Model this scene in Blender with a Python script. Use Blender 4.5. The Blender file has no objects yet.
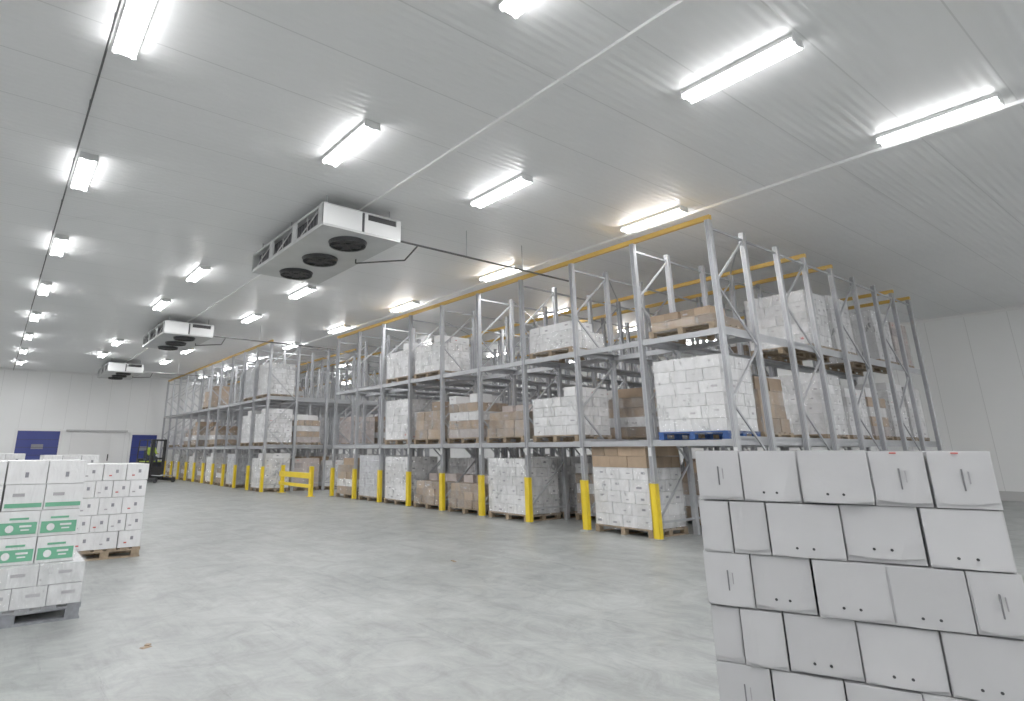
import bpy, math, random
from mathutils import Vector, Matrix
random.seed(7)
scene = bpy.context.scene
COL = scene.collection

# ------------------------------------------------------------------ materials
def mat(name, col, rough=0.6, metal=0.0, noise=None, bump=None, coat=0.0, emit=None, rnd=0.0, film=0.0):
    m = bpy.data.materials.new(name); m.use_nodes = True
    nt = m.node_tree; N = nt.nodes; L = nt.links
    b = N['Principled BSDF']
    b.inputs['Roughness'].default_value = rough
    b.inputs['Metallic'].default_value = metal
    b.inputs['Base Color'].default_value = (*col, 1)
    if coat: b.inputs['Coat Weight'].default_value = coat; b.inputs['Coat Roughness'].default_value = .2
    geo = N.new('ShaderNodeNewGeometry')
    colout = None
    if noise:
        sc, amt = noise
        n = N.new('ShaderNodeTexNoise'); n.inputs['Scale'].default_value = sc; n.inputs['Detail'].default_value = 6
        L.new(geo.outputs['Position'], n.inputs['Vector'])
        r = N.new('ShaderNodeValToRGB')
        r.color_ramp.elements[0].position = .3; r.color_ramp.elements[1].position = .7
        r.color_ramp.elements[0].color = (*[c*(1-amt) for c in col], 1)
        r.color_ramp.elements[1].color = (*[min(1, c*(1+amt)) for c in col], 1)
        L.new(n.outputs['Fac'], r.inputs['Fac']); colout = r.outputs['Color']
    if rnd:
        at = N.new('ShaderNodeAttribute'); at.attribute_name = 'tint'
        mr = N.new('ShaderNodeMapRange'); mr.inputs['To Min'].default_value = 1-rnd; mr.inputs['To Max'].default_value = 1+rnd
        L.new(at.outputs['Fac'], mr.inputs['Value'])
        h = N.new('ShaderNodeHueSaturation')
        L.new(mr.outputs['Result'], h.inputs['Value'])
        if colout: L.new(colout, h.inputs['Color'])
        else: h.inputs['Color'].default_value = (*col, 1)
        colout = h.outputs['Color']
    if film:
        mp = N.new('ShaderNodeMapping'); mp.inputs['Scale'].default_value = (5, 5, 1.6); mp.inputs['Rotation'].default_value = (.5, .4, 0)
        L.new(geo.outputs['Position'], mp.inputs['Vector'])
        n = N.new('ShaderNodeTexNoise'); n.inputs['Scale'].default_value = 2.4; n.inputs['Detail'].default_value = 5; n.inputs['Distortion'].default_value = 1.2
        L.new(mp.outputs['Vector'], n.inputs['Vector'])
        r = N.new('ShaderNodeMapRange'); r.inputs['From Min'].default_value = .42; r.inputs['From Max'].default_value = .66
        r.inputs['To Max'].default_value = film; L.new(n.outputs['Fac'], r.inputs['Value'])
        x = N.new('ShaderNodeMix'); x.data_type = 'RGBA'; L.new(r.outputs['Result'], x.inputs[0])
        if colout: L.new(colout, x.inputs[6])
        else: x.inputs[6].default_value = (*col, 1)
        x.inputs[7].default_value = (.84, .85, .86, 1); colout = x.outputs[2]
        bp = N.new('ShaderNodeBump'); bp.inputs['Strength'].default_value = .6; bp.inputs['Distance'].default_value = .02
        L.new(n.outputs['Fac'], bp.inputs['Height']); L.new(bp.outputs['Normal'], b.inputs['Normal'])
        L.new(bp.outputs['Normal'], b.inputs['Coat Normal'])
    if colout: L.new(colout, b.inputs['Base Color'])
    if bump and not film:
        sc, st, dist = bump
        n = N.new('ShaderNodeTexNoise'); n.inputs['Scale'].default_value = sc; n.inputs['Detail'].default_value = 3
        L.new(geo.outputs['Position'], n.inputs['Vector'])
        bp = N.new('ShaderNodeBump'); bp.inputs['Strength'].default_value = st; bp.inputs['Distance'].default_value = dist
        L.new(n.outputs['Fac'], bp.inputs['Height']); L.new(bp.outputs['Normal'], b.inputs['Normal'])
    if emit:
        b.inputs['Emission Color'].default_value = (*col, 1); b.inputs['Emission Strength'].default_value = emit
        m.cycles.emission_sampling = 'FRONT'
    return m

M = {}
M['box'] = mat('white_carton', (.66, .66, .67), .5, noise=(9, .06), rnd=.13, coat=.2)
M['boxg'] = mat('grey_carton', (.46, .47, .50), .5, noise=(9, .1), rnd=.18, coat=.2)
M['boxp'] = mat('printed_carton', (.42, .36, .34), .5, noise=(6, .12), rnd=.2, coat=.2)
M['brown'] = mat('brown_cardboard', (.28, .195, .125), .6, noise=(5, .12), rnd=.3)
M['near'] = mat('grey_white_carton', (.50, .50, .515), .6, noise=(3, .05), bump=(9, .25, .012), rnd=.09)
M['wbox'] = mat('plain_white_carton', (.72, .72, .73), .45, noise=(9, .05), coat=.4, rnd=.08, film=.4)
M['dark'] = mat('dark_slot', (.03, .03, .035), .7)
M['label'] = mat('label_grey', (.20, .20, .23), .5)
M['label2'] = mat('label_pale', (.34, .33, .35), .4, coat=.4)
M['slit'] = mat('slit_grey', (.15, .15, .16), .6)
M['red'] = mat('red_print', (.5, .08, .07), .5)
M['green'] = mat('green_print', (.10, .36, .21), .4, rnd=.1, coat=.4)
M['wood'] = mat('pallet_wood', (.27, .20, .13), .75, noise=(14, .25))
M['greyw'] = mat('weathered_pallet_wood', (.18, .19, .21), .75, noise=(14, .25))
M['bluew'] = mat('blue_pallet_wood', (.02, .07, .25), .7, noise=(14, .2))
M['steel'] = mat('galvanised_steel', (.38, .39, .41), .42, .35, noise=(3, .1))
M['yellow'] = mat('yellow_paint', (.80, .56, .01), .45, noise=(5, .08))
M['orange'] = mat('ochre_beam_paint', (.60, .36, .06), .5)
M['white'] = mat('white_enamel', (.66, .67, .67), .4)
M['unit'] = mat('evaporator_casing', (.50, .51, .51), .4, .2, noise=(2, .08))
M['alu'] = mat('aluminium_fins', (.05, .05, .055), .5, .3)
M['black'] = mat('black_plastic', (.013, .013, .015), .45)
M['grid'] = mat('dark_cable', (.06, .06, .06), .6)
M['conduit'] = mat('grey_conduit', (.5, .5, .5), .5)
M['tube'] = mat('fluorescent_tube', (1, 1, 1), .5, emit=21)
M['bluedoor'] = mat('blue_door', (.012, .025, .20), .4)
M['wtrim'] = mat('white_trim', (.8, .8, .8), .5)
M['hiviz'] = mat('hiviz_fabric', (.4, .55, .05), .8)
M['trouser'] = mat('navy_fabric', (.02, .03, .06), .85)
M['skin'] = mat('skin', (.45, .27, .2), .6)
M['wrap'] = mat('stretch_wrap', (.60, .61, .62), .25, coat=.7, rnd=.05, film=.6)

def film_mat():
    m = bpy.data.materials.new('clear_stretch_film'); m.use_nodes = True
    nt = m.node_tree; N = nt.nodes; L = nt.links
    b = N['Principled BSDF']; out = N['Material Output']
    b.inputs['Base Color'].default_value = (.86, .87, .88, 1); b.inputs['Roughness'].default_value = .22
    b.inputs['Specular IOR Level'].default_value = .7
    tc = N.new('ShaderNodeNewGeometry')
    mp = N.new('ShaderNodeMapping'); mp.inputs['Scale'].default_value = (2.4, 2.4, 1.2); mp.inputs['Rotation'].default_value = (.6, .5, 0)
    L.new(tc.outputs['Position'], mp.inputs['Vector'])
    n = N.new('ShaderNodeTexNoise'); n.inputs['Scale'].default_value = 2.0; n.inputs['Detail'].default_value = 4; n.inputs['Distortion'].default_value = .8
    L.new(mp.outputs['Vector'], n.inputs['Vector'])
    r = N.new('ShaderNodeMapRange'); r.inputs['From Min'].default_value = .4; r.inputs['From Max'].default_value = .7
    r.inputs['To Min'].default_value = .05; r.inputs['To Max'].default_value = .34; L.new(n.outputs['Fac'], r.inputs['Value'])
    bp = N.new('ShaderNodeBump'); bp.inputs['Strength'].default_value = .5; bp.inputs['Distance'].default_value = .02
    L.new(n.outputs['Fac'], bp.inputs['Height']); L.new(bp.outputs['Normal'], b.inputs['Normal'])
    t = N.new('ShaderNodeBsdfTransparent'); mx = N.new('ShaderNodeMixShader')
    L.new(r.outputs['Result'], mx.inputs[0]); L.new(t.outputs[0], mx.inputs[1]); L.new(b.outputs[0], mx.inputs[2])
    L.new(mx.outputs[0], out.inputs['Surface'])
    return m
M['film'] = film_mat()

def surface(name, kind):
    m = bpy.data.materials.new(name); m.use_nodes = True
    nt = m.node_tree; N = nt.nodes; L = nt.links; b = N['Principled BSDF']
    geo = N.new('ShaderNodeNewGeometry')
    def noise(scale, detail=6, rough=.55, vec=None, dist=0):
        n = N.new('ShaderNodeTexNoise'); n.inputs['Scale'].default_value = scale; n.inputs['Distortion'].default_value = dist
        n.inputs['Detail'].default_value = detail; n.inputs['Roughness'].default_value = rough
        L.new(vec or geo.outputs['Position'], n.inputs['Vector']); return n.outputs['Fac']
    def ramp(fac, a, ca, c, cc):
        r = N.new('ShaderNodeValToRGB'); r.color_ramp.elements[0].position = a; r.color_ramp.elements[1].position = c
        r.color_ramp.elements[0].color = (*ca, 1); r.color_ramp.elements[1].color = (*cc, 1)
        L.new(fac, r.inputs['Fac']); return r.outputs['Color']
    def mul(a, bb, f=1):
        x = N.new('ShaderNodeMix'); x.data_type = 'RGBA'; x.blend_type = 'MULTIPLY'; x.inputs[0].default_value = f
        L.new(a, x.inputs[6]); L.new(bb, x.inputs[7]); return x.outputs[2]
    def mapped(sc, rot):
        mp = N.new('ShaderNodeMapping'); mp.inputs['Scale'].default_value = sc; mp.inputs['Rotation'].default_value = (0, 0, rot)
        L.new(geo.outputs['Position'], mp.inputs['Vector']); return mp.outputs['Vector']
    if kind == 'floor':
        a = ramp(noise(.5, 8, .62, dist=.6), .3, (.235, .25, .245), .7, (.315, .33, .323))
        c = ramp(noise(2.2, 12, .75, dist=.8), .36, (.68, .68, .68), .62, (1.1, 1.1, 1.1))
        d = ramp(noise(2, 6, .7, mapped((4, .35, 1), .5)), .3, (.80, .80, .80), .5, (1, 1, 1))
        e = ramp(noise(1.5, 8, .75, mapped((.5, 5, 1), -.25)), .64, (1, 1, 1), .72, (1.2, 1.2, 1.2))
        f = ramp(noise(1.1, 8, .8, mapped((7, .6, 1), .9)), .32, (.62, .62, .62), .40, (1, 1, 1))
        L.new(mul(mul(mul(mul(a, c), d), e), f), b.inputs['Base Color'])
        rr = N.new('ShaderNodeMapRange'); rr.inputs['To Min'].default_value = .22; rr.inputs['To Max'].default_value = .55
        L.new(noise(1.6, 8, .7), rr.inputs['Value']); L.new(rr.outputs['Result'], b.inputs['Roughness'])
        bp = N.new('ShaderNodeBump'); bp.inputs['Strength'].default_value = .12; bp.inputs['Distance'].default_value = .01
        L.new(noise(7, 4), bp.inputs['Height']); L.new(bp.outputs['Normal'], b.inputs['Normal'])
    else:
        col = (.78, .785, .79) if kind == 'ceiling' else (.85, .855, .855)
        w = N.new('ShaderNodeTexWave'); w.wave_type = 'BANDS'
        w.bands_direction = 'Y' if kind in ('ceiling', 'wally') else 'X'
        w.inputs['Scale'].default_value = 2.6 if kind == 'ceiling' else 1.57
        L.new(geo.outputs['Position'], w.inputs['Vector'])
        bp = N.new('ShaderNodeBump'); bp.inputs['Strength'].default_value = .8 if kind == 'ceiling' else .08
        bp.inputs['Distance'].default_value = .007
        L.new(w.outputs['Fac'], bp.inputs['Height']); L.new(bp.outputs['Normal'], b.inputs['Normal'])
        sx = N.new('ShaderNodeSeparateXYZ'); L.new(geo.outputs['Position'], sx.inputs[0])
        dv = N.new('ShaderNodeMath'); dv.operation = 'DIVIDE'; dv.inputs[1].default_value = 1.15
        L.new(sx.outputs['X' if kind == 'wallx' else 'Y'], dv.inputs[0])
        fr = N.new('ShaderNodeMath'); fr.operation = 'FRACT'; L.new(dv.outputs[0], fr.inputs[0])
        g = N.new('ShaderNodeMath'); g.operation = 'GREATER_THAN'; g.inputs[1].default_value = .984
        L.new(fr.outputs[0], g.inputs[0])
        base = ramp(noise(.3, 4), .3, tuple(c*.97 for c in col), .7, tuple(c*1.02 for c in col))
        x = N.new('ShaderNodeMix'); x.data_type = 'RGBA'; L.new(g.outputs[0], x.inputs[0]); L.new(base, x.inputs[6])
        x.inputs[7].default_value = (*[c*.78 for c in col], 1)
        L.new(x.outputs[2], b.inputs['Base Color'])
        b.inputs['Roughness'].default_value = .38 if kind == 'ceiling' else .5
    return m
M['floor'] = surface('concrete_floor', 'floor'); M['ceiling'] = surface('ceiling_panels', 'ceiling')
M['wallx'] = surface('wall_panels_x', 'wallx'); M['wally'] = surface('wall_panels_y', 'wally')

# ------------------------------------------------------------------ mesh builder
class MB:
    def __init__(s): s.v = []; s.f = []; s.m = []; s.mats = []; s.t = []
    def mi(s, k):
        if k not in s.mats: s.mats.append(k)
        return s.mats.index(k)
    def quadbox(s, corners, k, tint=.5):
        i = len(s.v); s.v += [tuple(c) for c in corners]; q = s.mi(k)
        for f in ((0,3,2,1),(4,5,6,7),(0,1,5,4),(1,2,6,5),(2,3,7,6),(3,0,4,7)):
            s.f.append(tuple(i+j for j in f)); s.m.append(q); s.t.append(tint)
    def box(s, c, d, k, rz=0, tint=.5, top=1.0):
        x, y, z = d[0]/2, d[1]/2, d[2]/2; cr, sr = math.cos(rz), math.sin(rz); out = []
        for zz in (-z, z):
            q = top if zz > 0 else 1
            for px, py in ((-x,-y),(x,-y),(x,y),(-x,y)):
                px *= q; py *= q
                out.append((c[0]+px*cr-py*sr, c[1]+px*sr+py*cr, c[2]+zz))
        s.quadbox(out, k, tint)
    def bb(s, x0, x1, y0, y1, z0, z1, k, tint=.5):
        s.box(((x0+x1)/2, (y0+y1)/2, (z0+z1)/2), (x1-x0, y1-y0, z1-z0), k, tint=tint)
    def strut(s, a, b, w, h, k):
        a = Vector(a); b = Vector(b); d = (b-a).normalized()
        up = Vector((0, 0, 1)) if abs(d.z) < .95 else Vector((0, 1, 0))
        u = d.cross(up).normalized()*w/2; v = u.cross(d).normalized()*h/2
        s.quadbox([a-u-v, a+u-v, a+u+v, a-u+v, b-u-v, b+u-v, b+u+v, b-u+v], k)
    def cyl(s, a, b, r, k, n=12, r2=None, cap=True):
        a = Vector(a); b = Vector(b); d = (b-a).normalized(); r2 = r if r2 is None else r2
        up = Vector((0, 0, 1)) if abs(d.z) < .95 else Vector((0, 1, 0))
        u = d.cross(up).normalized(); v = u.cross(d).normalized(); i = len(s.v); q = s.mi(k)
        for j in range(n):
            t = 2*math.pi*j/n; o = u*math.cos(t)+v*math.sin(t)
            s.v.append(tuple(a+o*r)); s.v.append(tuple(b+o*r2))
        for j in range(n):
            k2 = (j+1) % n
            s.f.append((i+2*k2, i+2*j, i+2*j+1, i+2*k2+1)[::-1]); s.m.append(q); s.t.append(.5)
        if cap:
            s.f.append(tuple(i+2*j for j in range(n))[::-1]); s.m.append(q); s.t.append(.5)
            s.f.append(tuple(i+2*j+1 for j in range(n))); s.m.append(q); s.t.append(.5)
    def tri(s, pts, k, tint=.5):
        i = len(s.v); s.v += [tuple(p) for p in pts]; s.f.append(tuple(range(i, i+len(pts)))); s.m.append(s.mi(k)); s.t.append(tint)
    def tubering(s, c, r, rt, k, n=28, m=6):
        i = len(s.v); q = s.mi(k)
        for a in range(n):
            t = 2*math.pi*a/n
            for b in range(m):
                p = 2*math.pi*b/m; R = r+rt*math.cos(p); z = rt*math.sin(p)
                s.v.append((c[0]+R*math.cos(t), c[1]+R*math.sin(t), c[2]+z))
        for a in range(n):
            for b in range(m):
                s.f.append((i+a*m+b, i+((a+1) % n)*m+b, i+((a+1) % n)*m+(b+1) % m, i+a*m+(b+1) % m)); s.m.append(q); s.t.append(.5)
    def filmshell(s, sx, sy, z0, z1, nz=6, seg=5):
        ring = []
        for a, (dx, dy) in enumerate(((-1, -1), (1, -1), (1, 1), (-1, 1))):
            nx, ny = ((1, -1), (1, 1), (-1, 1), (-1, -1))[a]
            for k in range(seg):
                t = k/seg; ring.append((dx+(nx-dx)*t, dy+(ny-dy)*t, k == 0))
        i = len(s.v); q = s.mi('film'); n = len(ring)
        for zi in range(nz+1):
            z = z0+(z1-z0)*zi/nz
            for (x, y, c) in ring:
                o = .012+(0 if c else random.uniform(0, .006))
                ox = o*(1 if x > .99 else -1 if x < -.99 else 0); oy = o*(1 if y > .99 else -1 if y < -.99 else 0)
                s.v.append((x*sx/2+ox, y*sy/2+oy, z+(random.uniform(-.02, .02) if zi < nz else 0)))
        for zi in range(nz):
            for k in range(n):
                k2 = (k+1) % n
                s.f.append((i+zi*n+k, i+zi*n+k2, i+(zi+1)*n+k2, i+(zi+1)*n+k)); s.m.append(q); s.t.append(.5)
        s.f.append(tuple(i+nz*n+k for k in range(n))); s.m.append(q); s.t.append(.5)
    def mesh(s, name):
        me = bpy.data.meshes.new(name); me.from_pydata(s.v, [], s.f)
        for k in s.mats: me.materials.append(M[k])
        me.polygons.foreach_set('material_index', s.m)
        at = me.attributes.new('tint', 'FLOAT', 'FACE'); at.data.foreach_set('value', s.t)
        me.update(); return me
    def obj(s, name, loc=(0, 0, 0), bevel=0, rz=0, parent=None):
        o = bpy.data.objects.new(name, s.mesh(name)); o.location = loc; o.rotation_euler[2] = rz
        COL.objects.link(o)
        if bevel:
            b = o.modifiers.new('bevel', 'BEVEL'); b.width = bevel; b.segments = 2; b.limit_method = 'ANGLE'
        if parent: o.parent = parent
        return o
def inst(me, name, loc, rz=0):
    o = bpy.data.objects.new(name, me); o.location = loc; o.rotation_euler[2] = rz; COL.objects.link(o); return o

# ------------------------------------------------------------------ room
CE = 6.35; XL, XR, YN, YF = -9.0, 27.8, -7.0, 43.2
def slab(name, x0, x1, y0, y1, z0, z1, k):
    b = MB(); b.bb(x0, x1, y0, y1, z0, z1, k); return b.obj(name)
slab('floor', XL-.2, XR+.2, YN-.2, YF+.2, -.2, 0, 'floor')
slab('ceiling', XL-.2, XR+.2, YN-.2, YF+.2, CE, CE+.2, 'ceiling')
slab('wall_right', XR, XR+.2, YN, YF, 0, CE, 'wally')
slab('wall_left', XL-.2, XL, YN, YF, 0, CE, 'wally')
slab('wall_far', XL, XR, YF, YF+.2, 0, CE, 'wallx')
slab('wall_near', XL, XR, YN-.2, YN, 0, CE, 'wallx')
slab('trim_far', XL, XR, YF-.04, YF, CE-.12, CE, 'wtrim')
slab('trim_right', XR-.04, XR, YN, YF, CE-.10, CE, 'wtrim')
slab('baseboard_far', XL, 1.0, YF-.05, YF, 0, .3, 'conduit')
slab('baseboard_right', XR-.05, XR, YN, YF, 0, .3, 'conduit')

def dock_door(name, x0, x1, h):
    b = MB(); y = YF-.06
    b.bb(x0, x1, y-.02, y+.05, 0.001, h, 'bluedoor')
    n = int(h/.45)
    for i in range(1, n): b.bb(x0+.02, x1-.02, y-.035, y-.02, i*.45-.01, i*.45+.01, 'black')
    b.bb(x0-.14, x0, y-.06, y+.05, 0.001, h+.14, 'wtrim'); b.bb(x1, x1+.14, y-.06, y+.05, 0.001, h+.14, 'wtrim')
    b.bb(x0-.14, x1+.14, y-.07, y+.05, h, h+.14, 'wtrim')
    b.bb((x0+x1)/2-.3, (x0+x1)/2+.3, y-.03, y-.02, h*.62, h*.72, 'label')
    b.obj(name)
dock_door('door_1', 1.15, 3.3, 2.75); dock_door('door_2', 7.3, 8.8, 2.6)
b = MB(); y = YF-.07
b.bb(3.9, 6.1, y-.06, y+.04, .02, 2.7, 'wtrim'); b.bb(3.6, 7.0, y-.1, y+.04, 2.76, 2.86, 'conduit')
b.bb(6.0, 6.06, y-.12, y-.06, 1.0, 1.4, 'black')
b.bb(3.9, 6.1, y-.075, y-.06, .02, .3, 'conduit'); b.obj('door_3')

b = MB(); b.cyl((.40, YN, CE-.10), (.40, YF, CE-.10), .014, 'grid', 8)
for i in range(24): b.bb(.385, .415, YN+1+i*2.1, YN+1.03+i*2.1, CE-.1, CE, 'grid')
b.obj('ceiling_cable')
b = MB(); b.bb(5.36, 5.44, YN, YF, CE-.04, CE, 'wtrim'); b.obj('ceiling_conduit')
b = MB(); b.bb(10.98, 11.06, YN, YF, CE-.05, CE, 'wtrim'); b.obj('ceiling_conduit')

# ------------------------------------------------------------------ ceiling lights
fb = MB(); HL = .70
fb.box((0, 0, -.03), (.26, 2*HL+.04, .06), 'white')
fb.box((0, -HL-.012, -.085), (.27, .024, .06), 'white'); fb.box((0, HL+.012, -.085), (.27, .024, .06), 'white')
for x in (-.095, .095): fb.cyl((x, -HL, -.10), (x, HL, -.10), .026, 'tube', 8, cap=False)
fbm = fb.mesh('ceiling_light')
lds = bpy.data.lights.new('lamp', 'AREA'); lds.shape = 'RECTANGLE'; lds.size = .25; lds.size_y = 2*HL; lds.energy = 56
lds.color = (1, .998, .994)
def lamp(x, y):
    o = inst(fbm, 'ceiling_light', (x, y, CE))
    l = bpy.data.objects.new('lamp', lds); l.location = (0, 0, -.13); COL.objects.link(l); l.parent = o
SKIP = [(3.9, 11.9), (7.04, 12.0), (3.9, 25.0), (7.04, 25.5), (3.9, 37.7), (7.04, 39)]
for X, y0, st in ((-3.5, 5.0, 4.7), (.59, 6.5, 4.7), (3.9, 3.25, 4.37), (7.04, 3.05, 4.5), (10.6, 1.97, 4.76)):  # leftmost row is out of view, added for its light
    yy = y0
    while yy-st > YN+1: yy -= st
    while yy < YF-1.5:
        if not any(abs(X-a) < .1 and abs(yy-c) < 1.6 for a, c in SKIP): lamp(X, yy)
        yy += st
for X in (15.5, 20.0, 24.8):  # added fixtures beyond the last real row, brightening the right side
    for yy in (-5.0, -1.5): lamp(X, yy)
    for yy in (14, 22, 30, 38): lamp(X, yy)

# ------------------------------------------------------------------ evaporator units
def evaporator(y0):
    b = MB(); x0, x1 = 4.37, 6.08; L = 3.8; zb, zt = 5.65, 6.11
    b.bb(x0, x1, y0, y0+L, zb, zb+.04, 'unit')
    b.bb(x0, x1, y0, y0+L, zt-.03, zt, 'unit')
    b.bb(x0+.14, x1-.14, y0+.06, y0+L-.06, zb+.04, zt-.03, 'alu')
    for xx in (x0, x1-.03):
        for j in range(4):
            yy = y0+j*(L-.07)/3; b.bb(xx, xx+.03, yy, yy+.07, zb+.04, zt-.03, 'unit')
        b.bb(xx, xx+.03, y0, y0+L, zb+.04, zb+.07, 'unit')
        b.bb(xx, xx+.03, y0, y0+L, zt-.05, zt-.03, 'unit')
        for j in range(3):
            yy = y0+.07+j*(L-.07)/3
            b.bb(xx, xx+.025, yy, yy+.16, zb+.07, zt-.05, 'unit')
            b.strut((xx+.05, yy+.30, zt-.08), (xx+.05, yy+1.05, zb+.12), .012, .02, 'conduit')
            b.strut((xx+.05, yy+.75, zt-.05), (xx+.05, yy+.75, zb+.07), .012, .02, 'conduit')
        for j in range(26):
            yy = y0+.08+j*(L-.16)/26; b.bb(xx+.10, xx+.105, yy, yy+.012, zb+.10, zt-.06, 'label')
    b.bb(x0, x0+.82, y0-.01, y0+.05, zb+.04, zt-.03, 'white')
    b.bb(x0+.84, x0+.87, y0-.012, y0+.05, zb+.04, zt-.03, 'alu')
    b.bb(x0+.88, x1, y0-.01, y0+.05, zb+.04, zt-.16, 'white')
    b.bb(x0+.95, x1-.1, y0+.02, y0+.05, zt-.16, zt-.03, 'black')
    b.bb(x0+.88, x0+.95, y0-.01, y0+.05, zt-.16, zt-.03, 'white'); b.bb(x1-.1, x1, y0-.01, y0+.05, zt-.16, zt-.03, 'white')
    b.bb(x0, x1, y0+L-.05, y0+L+.01, zb+.04, zt-.03, 'unit')
    for j in (.62, 1.9, 3.18):
        cx, cy = 5.22, y0+j
        b.cyl((cx, cy, zb-.07), (cx, cy, zb), .36, 'black', 32, .39, cap=False)
        b.cyl((cx, cy, zb-.006), (cx, cy, zb-.001), .38, 'dark', 32)
        b.cyl((cx, cy, zb-.06), (cx, cy, zb-.01), .09, 'black', 16)
        for k in range(6):
            t = k*math.pi/3
            b.strut((cx+.08*math.cos(t), cy+.08*math.sin(t), zb-.03), (cx+.33*math.cos(t+.2), cy+.33*math.sin(t+.2), zb-.035), .13, .012, 'black')
        for r in (.12, .19, .26, .32, .365): b.tubering((cx, cy, zb-.075), r, .004, 'grid', n=28, m=4)
        for k in range(4):
            t = k*math.pi/4; b.strut((cx-.36*math.cos(t), cy-.36*math.sin(t), zb-.075), (cx+.36*math.cos(t), cy+.36*math.sin(t), zb-.075), .008, .008, 'grid')
    for xx in (x0+.15, x1-.15):
        for yy in (y0+.2, y0+L/2, y0+L-.2): b.cyl((xx, yy, zt), (xx, yy, CE-.002), .012, 'steel', 6)
    b.cyl((x1-.02, y0+.12, zb+.08), (11.2, y0+.12, zb+.08), .024, 'grid', 8)
    b.cyl((x1-.25, y0+1.4, zb-.03), (x1-.25, y0+1.4, zb-.12), .018, 'grid', 8)
    b.cyl((x1-.25, y0+1.4, zb-.12), (x1+.5, y0+.6, zb-.12), .018, 'grid', 8)
    b.cyl((x1+.5, y0+.6, zb-.12), (x1+.5, y0+.12, zb+.06), .018, 'grid', 8)
    b.cyl((7.9, y0+.12, zb+.1), (7.9, y0+.12, CE-.002), .008, 'steel', 6)
    b.cyl((9.6, y0+.12, zb+.1), (9.6, y0+.12, CE-.002), .008, 'steel', 6)
    b.obj('evaporator_cooling_unit')
for yy in (9.5, 22.3, 35.1): evaporator(yy)

# ------------------------------------------------------------------ pallets & loads
def pallet(b, sx, sy, k='wood', h=.144):
    for i in range(6): b.box((-sx/2+.06+i*(sx-.12)/5, 0, h-.011), (.12, sy, .022), k, tint=random.random())
    for yy in (-sy/2+.05, 0, sy/2-.05):
        b.box((0, yy, h-.033), (sx, .1, .022), k)
        for xx in (-sx/2+.07, 0, sx/2-.07): b.box((xx, yy, .061), (.12, .1, .078), k)
        b.box((0, yy, .011), (sx, .1, .022), k)
def layer(b, nx, ny, sx, sy, z, h, k, jit=.004, marks=None, redp=0.0, mp=.6, gap=.010, missing=0):
    wx, wy = sx/nx, sy/ny
    for i in range(nx):
        for j in range(ny):
            if random.random() < missing: continue
            cx = -sx/2+wx*(i+.5)+random.uniform(-jit, jit); cy = -sy/2+wy*(j+.5)+random.uniform(-jit, jit)
            b.box((cx, cy, z+h/2), (wx-gap, wy-gap, h-gap*.7), k, rz=random.uniform(-.012, .012), tint=random.random())
            if marks and random.random() < mp:
                mk = 'red' if random.random() < redp else marks
                if i == 0:
                    b.box((cx-wx/2+.003, cy+random.uniform(-.25, .25)*wy, z+h*random.uniform(.3, .6)), (.010, wy*random.uniform(.12, .3), h*random.uniform(.08, .2)), mk)
                if j == 0:
                    b.box((cx+random.uniform(-.1, .1)*wx, cy-wy/2+.003, z+h*random.uniform(.3, .6)), (wx*random.uniform(.12, .3), .010, h*random.uniform(.08, .2)), mk)
SX, SY = 1.12, 1.34
def white_load(h=1.45, marks='label2', redp=.06, k='box', pk='wood', ly=6, browntop=0, mp=.65, ragged=0):
    b = MB(); pallet(b, SX+.05, SY+.02, pk); z = .144; lh = (h-.144)/ly
    for l in range(ly):
        n = (3, 4) if l % 2 == 0 else (4, 3)
        kk = 'brown' if l >= ly-browntop else k
        layer(b, *n, SX, SY, z, lh, kk, marks=marks if kk == k else None, redp=redp, mp=mp, missing=ragged if l == ly-1 else 0); z += lh
    b.filmshell(SX, SY, .10, h-browntop*lh-(lh if ragged else 0)+.01)
    return b.mesh('load')
def brown_load(h=1.2, ly=4, messy=.02, mix=.15, ragged=.3):
    b = MB(); pallet(b, SX+.05, SY+.02); z = .144; lh = (h-.144)/ly
    for l in range(ly):
        k = random.choice(['brown', 'brown', 'boxp', 'box']) if random.random() < mix*3 else 'brown'
        q = .97-.02*l*random.random()
        layer(b, random.choice([2, 3]), random.choice([2, 3, 4]), SX*q, SY*q, z, lh, k, jit=messy, marks='label2', mp=.3, missing=ragged if l == ly-1 else 0); z += lh
    b.filmshell(SX, SY, .10, h-lh*(1 if ragged else 0)+.01)
    return b.mesh('load')
T = {
 'W': [white_load(), white_load(1.5, ly=7, marks='label', ragged=.3), white_load(1.38, ly=5, redp=.15), white_load(1.45, k='boxg', ly=7, mp=.8), white_load(1.2, ly=5, ragged=.4)],
 'Wb': [white_load(1.5, pk='bluew', mp=.3, redp=0)],
 'W1': [white_load(1.42, mp=.9, redp=0, marks='label')],
 'WT': [white_load(1.72, ly=7, browntop=2, mp=.9, redp=0, marks='label')],
 'WL': [white_load(.75, ly=3, ragged=.3)],
 'B': [brown_load(), brown_load(1.35, 5, mix=.3), brown_load(1.0, 4)],
 'BL': [brown_load(.46, 2, mix=0, ragged=.2)], 'BM': [brown_load(.95, 4, .04, mix=.2), brown_load(.8, 3, .04, mix=.1)],
 'P': [white_load(1.3, k='boxp', redp=.25, ragged=.3), brown_load(1.3, 5, mix=.5)],
}
def put(t, x, y, z):
    inst(random.choice(T[t]), 'loaded_pallet', (x, y, z+.001), random.uniform(-.012, .012))

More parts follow.
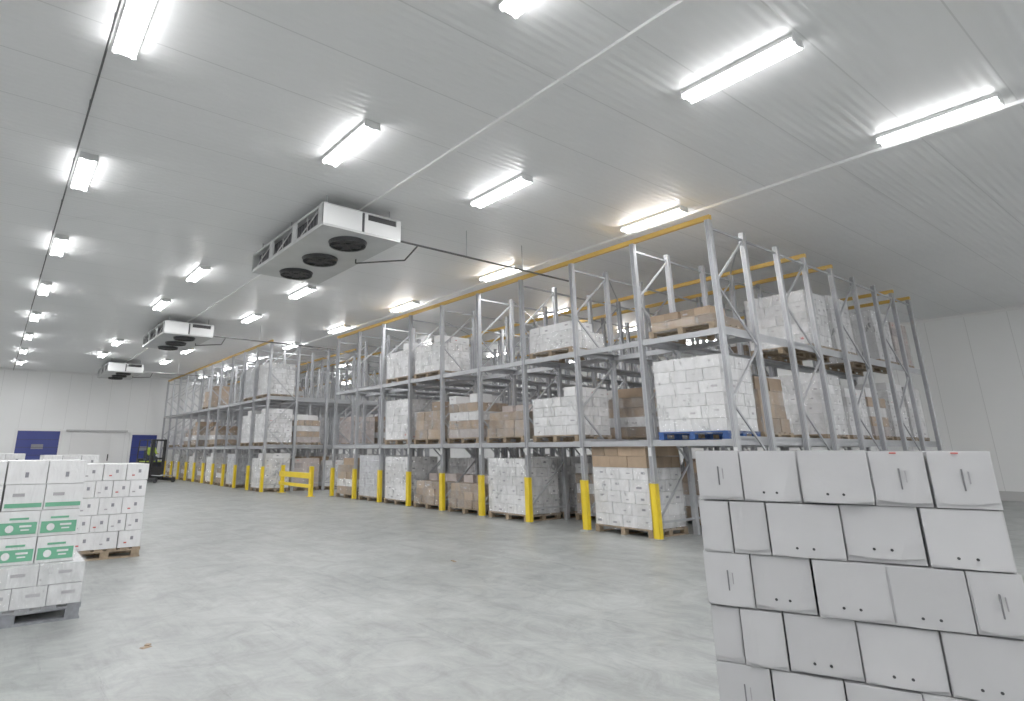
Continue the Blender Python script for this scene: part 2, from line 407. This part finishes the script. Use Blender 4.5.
# ------------------------------------------------------------------ racking
LV = [0, 1.80, 3.76]; BAY = 1.68
def rack(name, y0, nb, xs, top):
    b = MB()
    for i in range(nb+1):
        y = y0+i*BAY
        for j, x in enumerate(xs):
            b.bb(x-.05, x+.05, y-.045, y-.037, 0, top, 'steel'); b.bb(x-.05, x+.05, y+.037, y+.045, 0, top, 'steel')
            b.bb(x-.05, x-.042, y-.037, y+.037, 0, top, 'steel')
            b.box((x, y, .006), (.16, .14, .012), 'steel')
            b.bb(x-.055, x-.05, y-.012, y-.004, 1.0, top, 'label')
            b.bb(x-.055, x-.05, y+.012, y+.02, 1.0, top, 'label')
        for j in range(0, len(xs)-1):
            xa, xb = xs[j], xs[j+1]
            for z in (.3, top-.15): b.strut((xa, y, z), (xb, y, z), .03, .04, 'steel')
            if j % 2 == 0:
                n = 5; hz = (top-.45)/n
                for k in range(n):
                    za, zb = .3+k*hz, .3+(k+1)*hz
                    if k % 2: za, zb = zb, za
                    b.strut((xa, y, za), (xb, y, zb), .03, .035, 'steel')
        for z in LV[1:]:
            for sgn in (-1, 1):
                if (i == 0 and sgn < 0) or (i == nb and sgn > 0): continue
                b.bb(xs[0]-.03, xs[-1]+.03, *sorted((y+sgn*.05, y+sgn*.24)), z-.012, z, 'steel')
                b.bb(xs[0]-.03, xs[-1]+.03, *sorted((y+sgn*.05, y+sgn*.065)), z-.10, z+.05, 'steel')
        x = xs[0]
        b.bb(x-.085, x-.06, y-.06, y+.06, .02, 1.0, 'yellow'); b.bb(x-.085, x+.02, y-.07, y-.05, .02, 1.0, 'yellow')
        b.bb(x-.085, x+.02, y+.05, y+.07, .02, 1.0, 'yellow'); b.box((x-.03, y, .01), (.2, .2, .02), 'steel')
        b.bb(x-.062, x-.056, y-.03, y+.03, 1.5, 1.66, 'white')
    ye = y0+nb*BAY
    for j, x in enumerate(xs):
        if j in (0, 3, 4, 7, 8) or j == len(xs)-1: b.bb(x-.04, x+.04, y0-.06, ye+.06, top, top+.09, 'orange')
    for j in (0, 1):
        for z in LV[1:]: b.bb(xs[j]-.03, xs[j]+.03, y0+.05, ye-.05, z-.115, z-.012, 'steel')
    for i in range(nb):
        y = y0+i*BAY
        if i % 2 == 0: b.strut((xs[1], y, top+.02), (xs[3], y+BAY, top+.02), .03, .02, 'steel')
    return b.obj(name)
xs1 = [10.38, 11.62, 13.02, 14.32, 15.72, 17.0, 18.35, 19.65, 20.95]
Y0 = 5.45
rack('pallet_rack', Y0, 9, xs1, 5.82)
slots = [(xs1[i]+xs1[i+1])/2 for i in range(8)]
G = [None, 'WT', None, 'W1', 'BM', 'BM', 'W1', 'W', 'B']
L1 = ['Wb', None, 'W', 'BM', 'P', 'B', 'W', None, None]
L2 = ['BL', None, 'WL', None, None, 'W', 'W', None, None]
for bI in range(9):
    y = Y0+BAY*(bI+.5)
    for l, row in enumerate((G, L1, L2)):
        if row[bI]: put(row[bI], slots[0], y, LV[l])
        for s in range(1, 8):
            if bI == 0:
                t = [None, None, None, 'W', 'W', 'W', 'W', 'W'][s] if l == 0 else (
                    [None, 'B', None, 'W', 'W', 'P', 'W', 'W'][s] if l == 1 else [None, None, None, 'W', 'W', None, 'W', 'P'][s])
            else:
                p = (.5, .35, .12)[l] if bI < 7 else (.3, .05, .0)[l]
                t = random.choice(['W', 'W', 'B', 'P', 'B']) if random.random() < p else None
            if t: put(t, slots[s], y, LV[l])
xs2 = [9.0, 10.25, 11.65, 12.95, 14.35, 15.6, 17.0, 18.3]
rack('pallet_rack', 24.0, 11, xs2, 6.05)
for bI in range(11):
    y = 24+BAY*(bI+.5)
    for l in range(3):
        for s in range(0, 5):
            p = (.9, .42, .08)[l]
            if s == 0 and l == 2: p = 1 if bI in (0, 1) else .1
            if s == 0 and l == 1 and bI < 2: p = 1
            if random.random() < p:
                put(random.choice(['W', 'W', 'P', 'B'] if s else ['W', 'W', 'W', 'B']), (xs2[s]+xs2[s+1])/2, y, LV[l])

b = MB()
for yy in (20.95, 23.65):
    b.bb(9.62, 9.76, yy-.07, yy+.07, 0, 1.05, 'yellow'); b.box((9.69, yy, .01), (.26, .26, .02), 'yellow')
b.bb(9.60, 9.66, 20.8, 23.8, .62, .82, 'yellow'); b.bb(9.60, 9.66, 20.8, 23.8, .30, .42, 'yellow')
b.obj('crash_barrier', bevel=.01)

# ------------------------------------------------------------------ near carton stack (right foreground)
P1 = Vector((2.985, 1.795)); ang = math.atan2(-1.074, .485)
b = MB(); lh = .243
pats = [[.205, .25, .28, .21, .22], [.14, .16, .30, .29, .28], [.21, .25, .28, .27, .18], [.13, .18, .28, .29, .27], [.23, .28, .27, .23, .18]]
b2 = MB()
def lb(bb_, u0, u1, n0, n1, z0, z1, k, j=0, tint=.5, rot=0, dn=0):
    bb_.box(((u0+u1)/2, (n0+n1)/2+dn, (z0+z1)/2), (u1-u0, n1-n0, z1-z0), k, rz=rot, tint=tint)
for r in range(6):
    z = .144+r*lh; pat = pats[(5-r) % 5]; off = random.uniform(-.01, .01) + (5-r)*-.004
    for dpt in range(2):
        u = off
        for i, w in enumerate(pat):
            dn = random.uniform(-.012, .012); rot = random.uniform(-.03, .03); t = random.random()
            n0 = dpt*.41; cz = random.uniform(-.003, .002)
            lb(b, u+.003, u+w-.003, n0, n0+.38, z+.004+cz, z+lh-.002+cz, 'near', tint=t, rot=rot*.5, dn=dn)
            if dpt == 0:
                sl = random.uniform(.008, .022); z0 = z+random.uniform(.006, .026)+cz; z1 = z+lh-.006+cz
                ua, ub = u+.006, u+w-.006+random.uniform(-.004, .002); t2 = random.random(); sg = random.uniform(-.007, .007)
                # flap with a slightly bowed lower edge (three panels across)
                cu = [ua+(ub-ua)*f for f in (0, .33, .67, 1)]; zs = [z0+.004, z0-.003, z0-.003+sg*.4, z0+.004+sg]
                ys = [-sl*.75, -sl, -sl, -sl*.7]
                for q3 in range(3):
                    a0, a1 = cu[q3], cu[q3+1]
                    b.quadbox([(a0, ys[q3]+dn, zs[q3]), (a1, ys[q3+1]+dn, zs[q3+1]), (a1, .01+dn, zs[q3+1]), (a0, .01+dn, zs[q3]),
                               (a0, -.003+dn, z1), (a1, -.003+dn, z1), (a1, .01+dn, z1), (a0, .01+dn, z1)], 'near', t2)
                if w > .235:
                    for qq in (.36, .58):
                        c = (u+w*qq, -sl-.001+dn, z0+.035)
                        b2.cyl((c[0], c[1], c[2]), (c[0], c[1]+.014, c[2]), .006, 'dark', 10)  # handle holes: dark discs, their inner shade put into the colour
                elif w > .15 and i % 2 == 0 or (r == 5 and i > 2):
                    b2.box((u+w*.5, -sl*.6+dn, z+.12), (.006, .010, .09), 'slit')
                    b2.box((u+w*.60, -sl*.6+dn, z+.13), (.004, .010, .05), 'label2')
                if r == 5 and i > 2: b2.box((u+w*.45, -.004+dn, z+lh-.012), (.025, .008, .007), 'red')
            u += w
for i in range(5): lb(b, 0, 1.2, i*.17, i*.17+.11, .122, .142, 'wood')
for u in (.05, .55, 1.05):
    lb(b, u, u+.1, 0, .79, 0, .022, 'wood')
    for n in (0, .35, .69): lb(b, u, u+.1, n, n+.1, .022, .122, 'wood')
st = b.obj('carton_stack', (P1.x, P1.y, 0), rz=ang)
pr = b2.obj('hole_and_print_marks', parent=st)

# ------------------------------------------------------------------ left foreground stacks
b = MB(); pallet(b, 1.2, 1.0, 'greyw')
for l in range(2):
    n = 3 if l else 4
    for i in range(n):
        for j in range(3):
            wx = 1.18/n
            b.box((-.59+wx*(i+.5), -.33+j*.33, .144+.19*l+.095), (wx-.008, .32, .183), 'wrap', tint=random.random(), rz=random.uniform(-.01, .01))
            if j == 0: b.box((-.59+wx*(i+.5)+.03, -.492, .144+.19*l+.11), (.12, .010, .03), 'label2')
b.filmshell(1.19, 1.0, .11, .53, nz=4)
zz = .524
for l, (k, h) in enumerate((('green', .25), ('green', .25), ('green', .25), ('box', .23))):
    for i in range(3):
        for j in range(2):
            cx, cy = -.37+i*.345+random.uniform(-.01, .01), -.18+j*.4
            b.box((cx, cy, zz+h/2), (.338, .39, h-.006), 'wbox', tint=random.random(), rz=random.uniform(-.015, .015))
            yf = cy-.199
            if j == 0 and k == 'green':
                z0 = zz+.03
                if l < 2:
                    b.box((cx, yf, z0+.055), (.31, .010, .11), 'green')
                    pts = [(cx-.07+.035*math.cos(a*math.pi/6), yf-.0065, z0+.055+.035*math.sin(a*math.pi/6)) for a in range(12)]
                    b.tri(pts, 'wbox'); b.box((cx+.06, yf-.003, z0+.075), (.10, .008, .018), 'wbox'); b.box((cx+.06, yf-.003, z0+.04), (.07, .008, .012), 'wbox')
                    b.box((cx, yf, z0+.145), (.16, .010, .02), 'green')
                else:
                    b.box((cx, yf, z0+.02), (.31, .010, .04), 'green'); b.box((cx-.05, yf, z0+.12), (.10, .010, .03), 'label2')
            elif j == 0: b.box((cx, yf, zz+h*.4), (.03, .010, .05), 'label')
    zz += h
b.obj('green_carton_pallet', (.37, 7.82, 0))
def left_stack(loc, h, ly, rz=0):
    b = MB(); pallet(b, 1.0, 1.1); z = .144; lh = (h-.144)/ly
    for l in range(ly):
        n = 4 if l % 2 else 3
        for i in range(n):
            for j in range(3):
                wx = .98/n; wy = 1.08/3
                cx = -.49+wx*(i+.5)+random.uniform(-.005, .005); cy = -.54+wy*(j+.5)
                b.box((cx, cy, z+lh/2), (wx-.010, wy-.010, lh-.008), 'wbox', tint=random.random(), rz=random.uniform(-.01, .01))
                if j == 0:
                    b.box((cx+.03, cy-wy/2+.001, z+lh*.55), (.04, .010, .05), 'label')
                    b.box((cx-.06, cy-wy/2+.001, z+lh*.3), (.04, .010, .02), 'red' if random.random() < .25 else 'label2')
                if i == 0: b.box((cx-wx/2+.001, cy, z+lh*.45), (.010, .05, .06), 'label')
        z += lh
    return b.obj('carton_pallet', loc, rz=rz)
left_stack((1.66, 11.4, 0), 1.40, 5)
left_stack((.35, 11.6, 0), 1.45, 5)
left_stack((1.35, 14.6, 0), 1.52, 5)
left_stack((.1, 15.0, 0), 1.55, 5)

# ------------------------------------------------------------------ reach truck with operator
b = MB()
b.box((0, .45, .62), (1.05, 1.1, .80), 'black'); b.box((0, .95, .75), (.95, .25, .9), 'black')
b.box((0, .1, .25), (1.1, .5, .3), 'black'); b.box((.05, .5, 1.04), (.9, .9, .05), 'hiviz')
for sx in (-.48, .48):
    b.box((sx, -.75, .16), (.14, 1.5, .16), 'black'); b.cyl((sx-.06, -1.35, .14), (sx+.06, -1.35, .14), .14, 'black', 16)
    b.cyl((sx-.06, .85, .2), (sx+.06, .85, .2), .2, 'black', 18)
    b.box((sx*.75, -.35, 1.15), (.10, .14, 2.1), 'black'); b.box((sx*.55, -.42, 1.15), (.07, .1, 2.1), 'black')
    b.strut((sx, -.1, 1.0), (sx, -.05, 2.15), .06, .06, 'black'); b.strut((sx, .95, 1.1), (sx, .85, 2.15), .06, .06, 'black')
    b.box((sx*.5, -1.0, .35), (.12, 1.1, .04), 'steel')
for z in (.3, 1.2, 2.15): b.box((0, -.36, z), (.76, .08, .1), 'black')
for i in range(7): b.box((0, -.05+i*.15, 2.17), (1.0, .04, .04), 'black')
b.box((0, -.48, .55), (.7, .05, .45), 'black'); b.box((0, .55, 1.15), (.45, .4, .1), 'trouser'); b.box((0, .78, 1.4), (.45, .08, .45), 'trouser')
truck = b.obj('reach_truck', (7.25, 35.6, 0), bevel=.02, rz=.25)
def skinned(name, verts, edges, radii, k, parent=None):
    me = bpy.data.meshes.new(name); me.from_pydata(verts, edges, []); me.materials.append(M[k])
    o = bpy.data.objects.new(name, me); COL.objects.link(o)
    s = o.modifiers.new('skin', 'SKIN')
    sv = me.skin_vertices[0].data
    for i, r in enumerate(radii): sv[i].radius = (r, r)
    sv[0].use_root = True
    o.modifiers.new('sub', 'SUBSURF').levels = 2; o.modifiers['sub'].render_levels = 2
    if parent: o.parent = parent
    return o
opr = bpy.data.objects.new('forklift_operator', None); COL.objects.link(opr)
opr.location = (7.25-.11, 35.6+.45, 1.2); opr.rotation_euler[2] = .25
skinned('torso', [(0,0,.08),(0,0,.3),(0,0,.5),(-.19,0,.52),(.19,0,.52),(-.26,-.08,.28),(.26,-.08,.28),(-.2,-.32,.25),(.2,-.32,.25)],
        [(0,1),(1,2),(2,3),(2,4),(3,5),(4,6),(5,7),(6,8)], [.15,.15,.14,.08,.08,.055,.055,.042,.042], 'hiviz', opr)
skinned('legs', [(0,0,.05),(-.1,-.02,.04),(.1,-.02,.04),(-.13,-.45,.06),(.13,-.45,.06),(-.13,-.5,-.36),(.13,-.5,-.36),(-.13,-.62,-.4),(.13,-.62,-.4)],
        [(0,1),(0,2),(1,3),(2,4),(3,5),(4,6),(5,7),(6,8)], [.13,.1,.1,.07,.07,.05,.05,.04,.04], 'trouser', opr)
skinned('head', [(0,0,.55),(0,0,.64),(0,-.01,.74),(0,0,.84),(0,-.1,.72)], [(0,1),(1,2),(2,3),(2,4)], [.055,.06,.095,.07,.02], 'skin', opr)
hb = MB(); hb.cyl((0,0,.80),(0,0,.90),.11,'trouser',16,.07); hb.obj('cap', parent=opr)
for sx in (-1, 1):
    V = [(sx*.2,-.32,.25),(sx*.2,-.39,.25)]; E = [(0,1)]; R = [.035,.035]
    for q in range(5):
        n = len(V); ox = (q-2)*.02
        V += [(sx*.2+ox,-.44,.25),(sx*.2+ox,-.46,.22)]; E += [(1,n),(n,n+1)]; R += [.009,.008]
    skinned('hand', V, E, R, 'skin', opr)

for (x, y, r) in ((1.32, 5.95, .4), (5.9, 7.6, 1.2)):
    b = MB(); b.box((0, 0, .004), (.09, .05, .006), 'brown', top=.8); b.box((.03, .02, .012), (.04, .04, .008), 'brown', rz=.5)
    b.obj('paper_scrap', (x, y, 0), rz=r)

# ------------------------------------------------------------------ world, camera
w = bpy.data.worlds.new('World'); scene.world = w; w.use_nodes = True
w.node_tree.nodes['Background'].inputs[0].default_value = (.8, .85, .9, 1); w.node_tree.nodes['Background'].inputs[1].default_value = .3
cd = bpy.data.cameras.new('camera'); cam = bpy.data.objects.new('camera', cd); COL.objects.link(cam)
cd.sensor_width = 36; cd.lens = 592/1024*36; cd.shift_x = .0801; cd.shift_y = -.0591; cd.clip_end = 200
cam.location = (0, 0, 1.6); cam.rotation_euler = (math.radians(90+15.2), 0, math.radians(-35.65))
scene.camera = cam
scene.view_settings.view_transform = 'Standard'
scene.view_settings.exposure = 0
scene.view_settings.gamma = 1.25
print('OBJECTS', len(bpy.data.objects))
